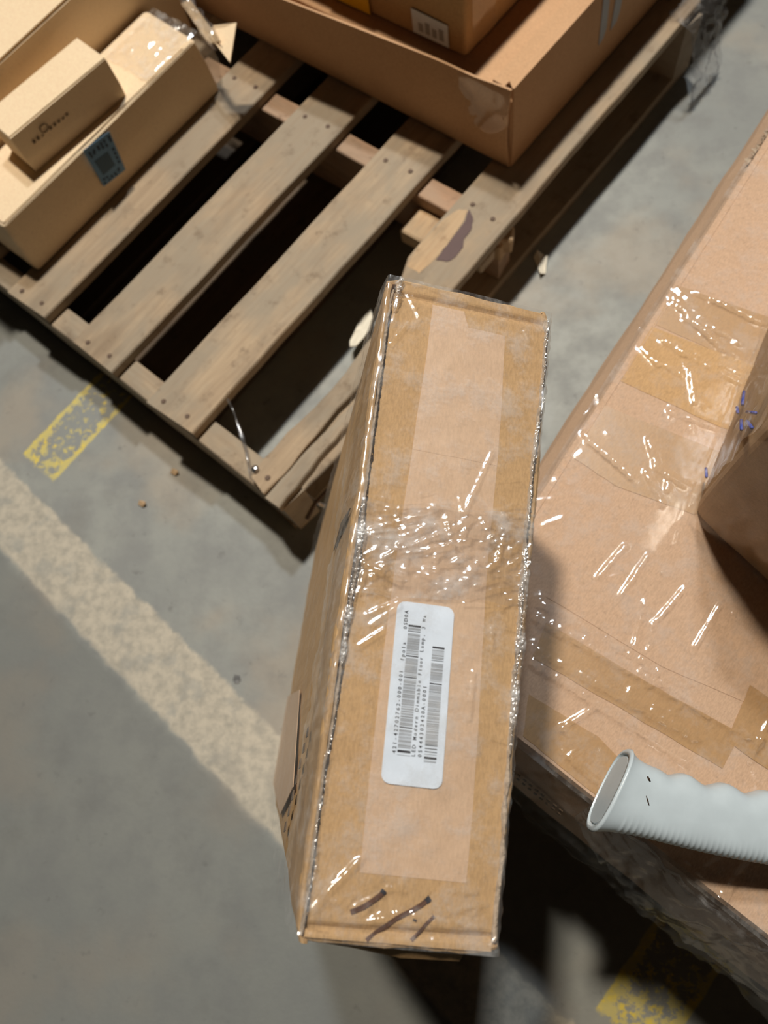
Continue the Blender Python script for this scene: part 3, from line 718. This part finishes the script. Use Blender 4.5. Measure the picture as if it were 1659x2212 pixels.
def tallbody():
    n1, n2 = 16, 60; V = []; Fc = []
    lev = [0, .1, .25, .4, .55, .7, .8, .88, .94, .975, .99]
    per = []
    for side, n_ in ((0, n2), (1, n1), (2, n2), (3, n1)):   # left (near->far), far, right(far->near), near
        for k in range(n_): per.append((side, k / n_))
    botc = [Vector((-hb, -bl2, 0)), Vector((-hb, bl2, 0)), Vector((hb, bl2, 0)), Vector((hb, -bl2, 0))]
    topc = [cBL, cTL, cTR, cBR]
    outn = [Vector((-1, 0, 0)), Vector((0, 1, 0)), Vector((1, 0, 0)), Vector((0, -1, 0))]
    def ringat(t, z, inset):
        for s, k in per:
            a = botc[s].lerp(topc[s], t); b = botc[(s + 1) % 4].lerp(topc[(s + 1) % 4], t); p = a.lerp(b, k)
            ln = (b - a).length; cr = max(0, 1 - min(k, 1 - k) * ln / .010) ** 2 * .003
            wv = .0011 * nz(s * 9 + k * 7, z * 9) + .0008 * nz(s * 5 + k * 22, z * 30, 4)
            if s in (0, 2): wv += .0016 * math.sin(PI * k) * (1 if s == 2 else .4)
            p = p + outn[s] * (wv - cr - inset)
            V.append((p.x, p.y, z + (.0007 * nz(s * 7 + k * 30, 3) if t > .98 else 0)))
    rs = [(t, BH * t, 0) for t in lev] + [(1, BH - .0035, .0), (1, BH - .0012, .0008), (1, BH - .0004, .002), (1, BH - .001, .0034), (1, BH - .006, .0040)]
    for t, z, i in rs: ringat(t, z, i)
    N = len(per)
    for k in range(len(rs) - 1):
        for i in range(N):
            j = (i + 1) % N; Fc.append((k * N + i, k * N + j, (k + 1) * N + j, (k + 1) * N + i))
    Fc.append(tuple(range((len(rs) - 1) * N, len(rs) * N))); Fc.append(tuple(reversed(range(N))))
    mesh('body', V, Fc, M_card, tall)
tallbody()
def zt(a, b):                                      # relief of the top flap
    z = BH + .0004 + .0006 * nz(a * 3, b * 9) + .0003 * nz(a * 9, b * 30)
    z += .0012 * math.sin(PI * a) * (.4 + .6 * math.sin(PI * b))
    for e, w_ in ((.968, .006), (.022, .005)):
        z -= .0016 * math.exp(-((b - e - .006 * (a - .5)) / w_) ** 2)
    z -= .0002 * math.exp(-((b - .55) / .01) ** 2)
    return z
def flapgrid(name, a0, a1, b0, b1, nu, nv, mat, dz, th, lw=0, rag=0.0, par=tall, smooth=False):
    V = []; Fc = []; W = nu + 1
    for s in (1, 0):
        for j in range(nv + 1):
            for i in range(nu + 1):
                b = b0(i / nu) + (b1(i / nu) - b0(i / nu)) * j / nv; aa0, aa1 = a0(b), a1(b)
                a = aa0 + (aa1 - aa0) * i / nu
                if rag and i in (0,): a += rag * (nz(b * 160, 3) + .6 * nz(b * 420, 5))
                if rag and i == nu: a += rag * .5 * nz(b * 130, 8)
                p = bil(a, b); V.append((p.x, p.y, zt(a, b) + dz - (0 if s else th)))
    K = W * (nv + 1)
    for j in range(nv):
        for i in range(nu):
            q_ = j * W + i; Fc += [(q_, q_ + 1, q_ + W + 1, q_ + W), (K + q_, K + q_ + W, K + q_ + W + 1, K + q_ + 1)]
    for i in range(nu): Fc.append((i, K + i, K + i + 1, i + 1)); q_ = nv * W + i; Fc.append((q_, q_ + 1, K + q_ + 1, K + q_))
    for j in range(nv): q_ = j * W; Fc.append((q_, q_ + W, K + q_ + W, K + q_)); q_ += nu; Fc.append((q_, K + q_, K + q_ + W, q_ + W))
    return mesh(name, V, Fc, mat, par, smooth)
LN = BL
def ab(px, py):                                    # pixel -> (a, b) of the top
    p = tp(px, py)
    b = .5
    for _ in range(8):
        p0 = cBL.lerp(cTL, b); p1 = cBR.lerp(cTR, b); e = p1 - p0; a = (p - p0).dot(e) / e.dot(e)
        q0 = cBL.lerp(cBR, a); q1 = cTL.lerp(cTR, a); e = q1 - q0; b = (p - q0).dot(e) / e.dot(e)
    return a, b
def curve(pts):                                    # a as a function of b through measured points
    P_ = sorted([(ab(*p)[1], ab(*p)[0]) for p in pts])
    def f(b):
        if b <= P_[0][0]: return P_[0][1]
        for (b0, a0), (b1, a1) in zip(P_, P_[1:]):
            if b <= b1: return a0 + (a1 - a0) * (b - b0) / (b1 - b0)
        return P_[-1][1]
    return f
seamL = curve([(853, 625), (838, 700), (826, 800), (806, 950), (790, 1080), (778, 1200), (755, 1330), (738, 1450), (722, 1560), (700, 1680), (684, 1800), (668, 1930), (655, 2010)])
seamR = curve([(1176, 700), (1170, 800), (1160, 900), (1145, 1020), (1132, 1150), (1124, 1250), (1116, 1380), (1105, 1480), (1096, 1600), (1085, 1760), (1080, 1850), (1068, 1950), (1062, 2040)])
flapgrid('top_flap', lambda b: seamL(b) + .008, seamR, lambda u: .008, lambda u: .992, 26, 300, M_card, 0, .003, rag=.009)
# torn liner standing along the left seam, folded liner on the right seam
def liner(f, off, w_, hgt, sd, lo=0.0, hi=1.0):
    def g(u, v):
        b = lo + (hi - lo) * u; a = f(b) + off + w_ * (v - .5) * (1 + .8 * nz(u * 40, sd)) + .006 * nz(u * 26, sd + 2); p = bil(a, b)
        return (p.x, p.y, BH + .0002 + hgt * (1 + nz(u * 90, sd + 5)) * math.sin(PI * v) + .0004 * nz(u * 200, v * 3))
    return g
film('torn_liner', liner(seamL, -.006, .018, .0014, 1, .01, .97), 420, 5, M_torn, tall, False)
film('torn_liner', liner(seamR, .010, .030, .0016, 7, .02, .98), 420, 5, M_torn, tall, False)
film('seam_shade', liner(seamL, .006, .007, .0012, 3, .02, .93), 420, 2, M_gap, tall, False)  # dark strips along both seams paint in the shade of the gap
film('seam_shade', liner(seamR, .014, .007, .0022, 4, .55, .93), 260, 2, M_gap, tall, False)
# centre tapes
tL = curve([(940, 600), (932, 680), (916, 800), (900, 900), (886, 1000), (870, 1100), (845, 1280), (826, 1420), (806, 1600), (790, 1750), (776, 1890)])
tR1 = curve([(1090, 715), (1082, 880), (1073, 1000), (1060, 1130), (1052, 1220), (1046, 1300), (1038, 1450), (1030, 1600), (1020, 1750), (1006, 1900)])
flapgrid('tape_strip', tL, tR1, lambda u: ab(930, 980)[1], lambda u: ab(1000, 708)[1] + .03 * (u < .48), 14, 60, M_cardtape, .0003, .0003)
flapgrid('tape_strip', tL, tR1, lambda u: ab(900, 1896)[1], lambda u: ab(930, 965)[1], 14, 140, M_cardtape, .0002, .0002)
# ---- label with its print
lab = [tp(859, 1297, .002), tp(982, 1313, .002), tp(954, 1706, .002), tp(822, 1691, .002)]   # TL TR BR BL
def lq(a, b): return lab[3].lerp(lab[2], a).lerp(lab[0].lerp(lab[1], a), b)
Wd = (lab[1] - lab[0]).length; Ln = (lab[0] - lab[3]).length
zl = lambda p: 0
def lz(p):
    a, b = 0, 0
    p0 = p; b = (p0.y - cBL.y) / (cTL.y - cBL.y); q0, q1 = cBL.lerp(cTL, b), cBR.lerp(cTR, b); a = (p0.x - q0.x) / (q1.x - q0.x); return zt(a, b)
def rounded(w_, l_, r):
    out = []
    for cx, cy, s in ((w_ - r, r, -90), (w_ - r, l_ - r, 0), (r, l_ - r, 90), (r, r, 180)):
        for k in range(7): a = math.radians(s + 15 * k); out.append((cx + r * math.cos(a), cy + r * math.sin(a)))
    return out
def label_mesh():
    bs = sorted(set([k / 30 for k in range(31)] + [k * .0035 for k in range(14)] + [1 - k * .0035 for k in range(14)])); nu, nv = 12, len(bs) - 1; V = []; Fc = []
    for j in range(nv + 1):
        for i in range(nu + 1):
            a, b = i / nu, bs[j]; al, bl = a * Wd, b * Ln; rr = .0042
            dy = min(bl, Ln - bl)
            if dy < rr:
                ins = rr - math.sqrt(max(0, rr * rr - (rr - dy) ** 2)); a = (ins + (Wd - 2 * ins) * a) / Wd
            p = lq(a, b); V.append((p.x, p.y, lz(p) + .0009))
    for j in range(nv):
        for i in range(nu): q_ = j * (nu + 1) + i; Fc.append((q_, q_ + 1, q_ + nu + 2, q_ + nu + 1))
    return mesh('barcode_label', V, Fc, M_white, tall, True)
lo = label_mesh()
def bars(name, a0, a1, b0, b1, darks, sd):
    rnd = random.Random(sd); items = {'g': [], 'd': []}; b = b0
    while b < b1:
        w_ = rnd.choice([.0028, .0028, .0055, .0085]); 
        if not any(abs(b + w_ / 2 - d[0]) < d[1] + .004 for d in darks): items['g'].append((b, min(b1, b + w_)))
        b += w_ + rnd.choice([.0022, .0022, .0045])
    for d, w_ in darks: items['d'].append((d - w_ / 2, d + w_ / 2))
    for k, mat in (('g', M_greyink), ('d', M_ink)):
        V = []; Fc = []
        for s, e in items[k]:
            i0 = len(V)
            for aa, bb in ((a0, s), ((a0 + a1) / 2, s), (a1, s), (a1, e), ((a0 + a1) / 2, e), (a0, e)): p = lq(aa, bb); V.append((p.x, p.y, lz(p) + (.00102 if k == 'g' else .00108)))
            Fc += [(i0, i0 + 1, i0 + 4, i0 + 5), (i0 + 1, i0 + 2, i0 + 3, i0 + 4)]
        o = mesh(name, V, Fc, mat, lo); o['kind'] = 'stuff'
yv = lambda y: (2090 - y) / 1970
bars('barcode', .222, .435, .152, .876, [(yv(1748), .012), (yv(1500), .006), (yv(965), .006), (yv(730), .006), (yv(452), .0035), (yv(390), .011)], 1)
bars('barcode', .665, .873, .132, .774, [(yv(1785), .011), (yv(1722), .0035), (yv(1690), .004), (yv(1655), .004), (yv(1090), .003), (yv(1000), .006), (yv(745), .0025), (yv(600), .010)], 2)
GL = {}
def glyph(ch):
    if ch in GL: return GL[ch]
    cu = bpy.data.curves.new('g', 'FONT'); cu.body = ch; cu.size = 1; cu.resolution_u = 2; cu.offset = .006
    o = bpy.data.objects.new('g', cu); C.objects.link(o)
    dg = bpy.context.evaluated_depsgraph_get(); me = bpy.data.meshes.new_from_object(o.evaluated_get(dg))
    xs = [v.co.x for v in me.vertices]; cx = (min(xs) + max(xs)) / 2; w_ = max(xs) - min(xs)
    GL[ch] = ([(v.co.x - cx, v.co.y) for v in me.vertices], [tuple(p.vertices) for p in me.polygons], w_)
    bpy.data.objects.remove(o); bpy.data.curves.remove(cu); bpy.data.meshes.remove(me); return GL[ch]
def text(s, acen, b0, b1, capw):
    V = []; Fc = []; adv = (b1 - b0) * Ln / len(s); size = capw * Wd / .69
    for k, ch in enumerate(s):
        if ch == ' ': continue
        vs_, fs, w_ = glyph(ch); i0 = len(V); cb = b0 * Ln + adv * (k + .5)
        sx = min(size * (.95 if ch not in 'mWM' else .8), adv * .86 / max(w_, .01)) if w_ > .1 else size
        for x, y in vs_:
            al = acen * Wd + (.345 - y) * 1.0 * size; p = lq(al / Wd, (cb + x * sx) / Ln); V.append((p.x, p.y, lz(p) + .00112))
        Fc += [tuple(i0 + i for i in f) for f in fs]
    mesh('label_text', V, Fc, M_ink, lo)
text('421-42702762-000-001  fpola   0SD0A', .168, .155, .950, .062)
text('LED Modern Dimmable Floor Lamp, 3 Wa', .483, .150, .936, .060)
text('0S444302420A-0001', .590, .150, .540, .060)
# ---- marker strokes near the bottom end
def stroke(pts, w0, w1, mat=M_marker, dz=.0009):
    V = []; Fc = []; P_ = [tp(*p) for p in pts]; n_ = len(P_)
    for i, p in enumerate(P_):
        d = (P_[min(i + 1, n_ - 1)] - P_[max(0, i - 1)]).normalized(); s = Vector((-d.y, d.x, 0)); w_ = w0 + (w1 - w0) * i / (n_ - 1)
        for q_ in (p - s * w_, p + s * w_): V.append((q_.x, q_.y, lz(q_) + dz))
    for i in range(n_ - 1): Fc.append((2 * i, 2 * i + 1, 2 * i + 3, 2 * i + 2))
    mesh('marker_stroke', V, Fc, mat, tall)
stroke([(829, 1923), (818, 1934), (800, 1947), (782, 1958), (756, 1968)], .0011, .0010)
stroke([(925, 1939), (908, 1953), (888, 1965), (868, 1975), (855, 1982), (835, 1996), (812, 2013), (790, 2029)], .0010, .0008)
stroke([(936, 1976), (920, 1992), (905, 2010), (887, 2030)], .0006, .0007)
stroke([(829, 1921), (824, 1928)], .0013, .0012, M_ink, .0011); stroke([(927, 1937), (918, 1945)], .0012, .0011, M_ink, .0011)
stroke([(891, 1984), (898, 1987)], .0004, .0004, M_ink)
# ---- stretch film over the top, hanging a little over both long sides
tr = []
def TR_(a, b, amp=.0011, wd=.0011): tr.append((tp(*a).xy, tp(*b).xy, amp, wd))
for a, b in [((798, 1148), (900, 1120)), ((800, 1156), (935, 1142)), ((855, 1120), (880, 1150)), ((830, 1205), (1000, 1135)), ((880, 1200), (1010, 1170)), ((990, 1170), (1010, 1130)),
             ((785, 1220), (865, 1250)), ((785, 1218), (860, 1262)), ((800, 1250), (830, 1225)), ((940, 1160), (1000, 1160)), ((960, 1120), (985, 1220)), ((1035, 1125), (1060, 1165)),
             ((990, 1080), (994, 1110)), ((1000, 1305), (1060, 1306)), ((1085, 1160), (1070, 1215)), ((1100, 1218), (1118, 1222)), ((1075, 1240), (1105, 1260)), ((1090, 1285), (1115, 1300)),
             ((790, 1330), (860, 1300)), ((800, 1350), (860, 1310)), ((775, 1395), (830, 1360)), ((785, 1240), (770, 1290)), ((1060, 980), (1000, 1110)), ((1060, 1360), (1060, 1400)),
             ((770, 1855), (668, 1965)), ((780, 1850), (700, 1930)), ((720, 1890), (675, 1980)), ((845, 1915), (765, 1955)), ((850, 1945), (860, 1985)), ((805, 1980), (830, 1975)), ((780, 2000), (870, 1965)),
             ((660, 1990), (740, 2020)), ((890, 1970), (960, 2000)), ((940, 1985), (1030, 2000)), ((770, 1990), (840, 1975)), ((880, 640), (905, 690)), ((860, 650), (850, 700)), ((880, 700), (845, 745)), ((1085, 1990), (1060, 2040)),
             ((1020, 1450), (1010, 1550)), ((1060, 1590), (1090, 1600)), ((865, 600), (1000, 650)), ((900, 660), (890, 640)), ((1130, 720), (1140, 740))]: TR_(a, b)
rnd = random.Random(8)
for k in range(80):
    x, y = rnd.uniform(780, 1130), rnd.gauss(1200, 60); a = rnd.uniform(-.9, .6); L_ = rnd.uniform(12, 60); TR_((x, y), (x + L_ * math.cos(a), y + L_ * math.sin(a)), rnd.uniform(.0003, .0009), .0010)
for k in range(30):
    x, y = rnd.uniform(660, 1050), rnd.gauss(1975, 35); a = rnd.uniform(-1.2, .3); L_ = rnd.uniform(12, 40); TR_((x, y), (x + L_ * math.cos(a), y + L_ * math.sin(a)), rnd.uniform(.0003, .0008), .0010)
bandb = ab(960, 1220)[1]
def topfilm(u, v):
    b = .004 + .992 * v; s = -.16 + 1.32 * u; a = max(0, min(1, s)); p = bil(a, b); drop = max(0, -s, s - 1) / .16
    wr = .25 + .9 * math.exp(-((b - bandb) / .09) ** 2) + .7 * math.exp(-(b / .07) ** 2) + .6 * math.exp(-((1 - b) / .05) ** 2)
    edge = math.exp(-(min(abs(a), abs(1 - a)) / .07) ** 2)
    h_ = .0007 + wr * (.0005 * nz(p.x * 70, p.y * 40, 1) + .00025 * nz(p.x * 260, p.y * 180, 2)) + edge * (.0006 * nz(p.x * 300, p.y * 60, 3) + .0005 + .0006 * nz(p.x * 90, p.y * 140, 7))
    for p0, p1, am, wd in tr:
        if abs(p.y - p0[1]) > .045: continue
        d, t = seg_d(p.x, p.y, p0, p1)
        if d < wd * 3: h_ += am * math.exp(-(d / wd) ** 2) * (.65 + .35 * nz(p.x * 500, p.y * 500))
    z = max(zt(a, b), BH) + max(.0012, h_ + .0008)
    x = p.x
    if drop > 0:
        sg = -1 if s < 0 else 1; x += sg * (.0016 * min(1, drop * 5) + .0022 * drop * (1 + nz(b * 18, drop * 2, sg)) + .0012 * nz(b * 60, drop * 4)); z = z - .0022 * min(1, drop * 5) - .085 * drop
    return (x, p.y, z)
film('stretch_film', topfilm, 150, 430, M_film, tall)
bs0, bs1 = ab(960, 1300)[1], ab(960, 1100)[1]
def bandfilm(u, v):                                # second turn of film round the middle
    bb = bs0 + (bs1 - bs0) * v + .010 * nz(u * 5, v * .5, 3) + .03 * (u - .5)
    x, y, z = topfilm(.13 + .74 * u, (bb - .004) / .992)
    fold = abs(nz(x * 55 + y * 30, y * 150, 5)) ** .7
    return (x, y, z + .0009 + .0016 * (.35 - min(.35, fold)) + .0004 * nz(x * 220, y * 300, 9))
film('film_band', bandfilm, 150, 130, M_band, tall)
# whitish film bunched along both long edges
def bunch(f, off, w_, hgt, sd, lo, hi):
    def g(u, v):
        b = lo + (hi - lo) * u; e = math.sin(PI * u) ** .4; a = f(b) + off + w_ * e * (v - .5) * (1 + .7 * nz(u * 9, sd)) + .014 * nz(u * 6, sd + 2); p = bil(a, b)
        return (p.x, p.y, BH + .0028 + e * hgt * (.5 + abs(nz(u * 24, v * 3, sd + 5)) + .8 * nz(u * 60, v * 5, sd)) * (.3 + math.sin(PI * v)))
    return g
film('bunched_film', bunch(seamL, -.01, .050, .0022, 1, ab(740, 1440)[1], ab(795, 1070)[1]), 260, 8, M_bunch, tall)
film('bunched_film', bunch(seamL, .02, .045, .0020, 4, .93, .995), 60, 8, M_bunch, tall)
film('bunched_film', bunch(seamR, .012, .050, .0020, 7, ab(1080, 1620)[1], ab(1120, 1180)[1]), 260, 8, M_bunch, tall)
film('bunched_film', bunch(seamR, .010, .030, .0016, 9, .60, .985), 260, 6, M_film, tall)
film('bunched_film', bunch(seamL, .0, .028, .0014, 12, .02, .30), 200, 6, M_film, tall)
# print on the left side panel
def sidepatch(y0, y1, z0, z1, mat, name, x=-hb - .0022, sk_=0.0):
    P_ = [(x, y0, z0), (x, y1, z0 + sk_), (x, y1, z1 + sk_), (x, y0, z1)]; slab3(name, P_, (-1, 0, 0), .0006, mat, tall)
def leftp(px, py):
    d = ray(px, py); nn = RB @ Vector((-1, 0, 0)); P0 = base + nn * (hb + .0022); t = (P0 - Vector((0, 0, H))).dot(nn) / d.dot(nn)
    return RBt @ (Vector((0, 0, H)) + d * t - base)
slab3('printed_mark', [leftp(758, 1098), leftp(738, 1130), leftp(722, 1190), leftp(732, 1165), leftp(750, 1120)], (-1, 0, 0), .0006, M_brink, tall)
for k in range(7):
    y = 1570 + 34 * k; x = 668 - 8 * k
    slab3('printed_mark', [leftp(x, y), leftp(x - 3, y + 4), leftp(x - 6, y + 24), leftp(x - 2, y + 20)], (-1, 0, 0), .0005, M_brink, tall)
slab3('tape_strip', [leftp(648, 1490), leftp(612, 1510), leftp(590, 1690), leftp(606, 1760), leftp(634, 1700)], (-1, 0, 0), .0005, M_cardtape, tall)
def sidefilm(u, v):
    y = -bl2 + .004 + (BL - .008) * u; z = .06 + (BH - .10) * v
    return (-hb - .0042 - .0035 * (.5 + .5 * nz(u * 6, v * 5)) - .0012 * nz(u * 30, v * 20, 2), y, z)
film('stretch_film', sidefilm, 60, 60, M_sidefilm, tall)
# slack cardboard lip under the near end
lip = [cBL.lerp(cBR, t) for t in (.12, .3, .55, .86)]
V = []
for p, d in zip(lip, (.002, .0035, .006, .0055)): V += [(p.x, p.y - .001, BH - .008), (p.x, p.y - d, BH - .014), (p.x, p.y - d - .0008, BH - .020), (p.x, p.y + .001, BH - .020)]
Fc = []
for i in range(3):
    for k in range(4): j = (k + 1) % 4; Fc.append((4 * i + k, 4 * i + j, 4 * i + 4 + j, 4 * i + 4 + k))
Fc += [(0, 1, 2, 3), (12, 13, 14, 15)]
mesh('end_lip', V, Fc, M_card, tall)

# ------------------------------------------------------------------ scraps on the floor and on the pallet
chip('paper_scrap', [at(*q, .02) for q in [(802, 668), (790, 684), (778, 690), (768, 718), (756, 738), (757, 752), (770, 748), (785, 735), (797, 715), (806, 690)]], .002, M_foam,
     'torn cream paper scrap beside the split pallet board', 'scrap', .003)
chip('film_scrap', [at(*q, .001) for q in [(1152, 556), (1160, 548), (1176, 552), (1182, 560), (1178, 592), (1166, 598), (1160, 575)]], .001, M_foam, 'crumpled clear and white film scrap on the floor by the pallet\'s right side', 'scrap', .008)
for i, (x, y) in enumerate(((378, 1020), (308, 1088))):
    chip('wood_chip', [at(x + dx, y + dy, .0008) for dx, dy in ((-9, 2), (-3, -6), (6, -4), (9, 3), (1, 8))], .002, M_fresh,
         ('tan wood chip on the floor nearer the pallet' if i == 0 else 'tan wood chip on the floor nearer the beige band'), 'wood chip', .003)
chip('paper_bit', [at(512 + dx, 1466 + dy, .0008) for dx, dy in ((-9, 2), (-4, -9), (6, -7), (9, 2), (3, 10), (-5, 9))], .0012, M_filmgrey, 'small clear film bit on the beige floor band', 'scrap', .002)
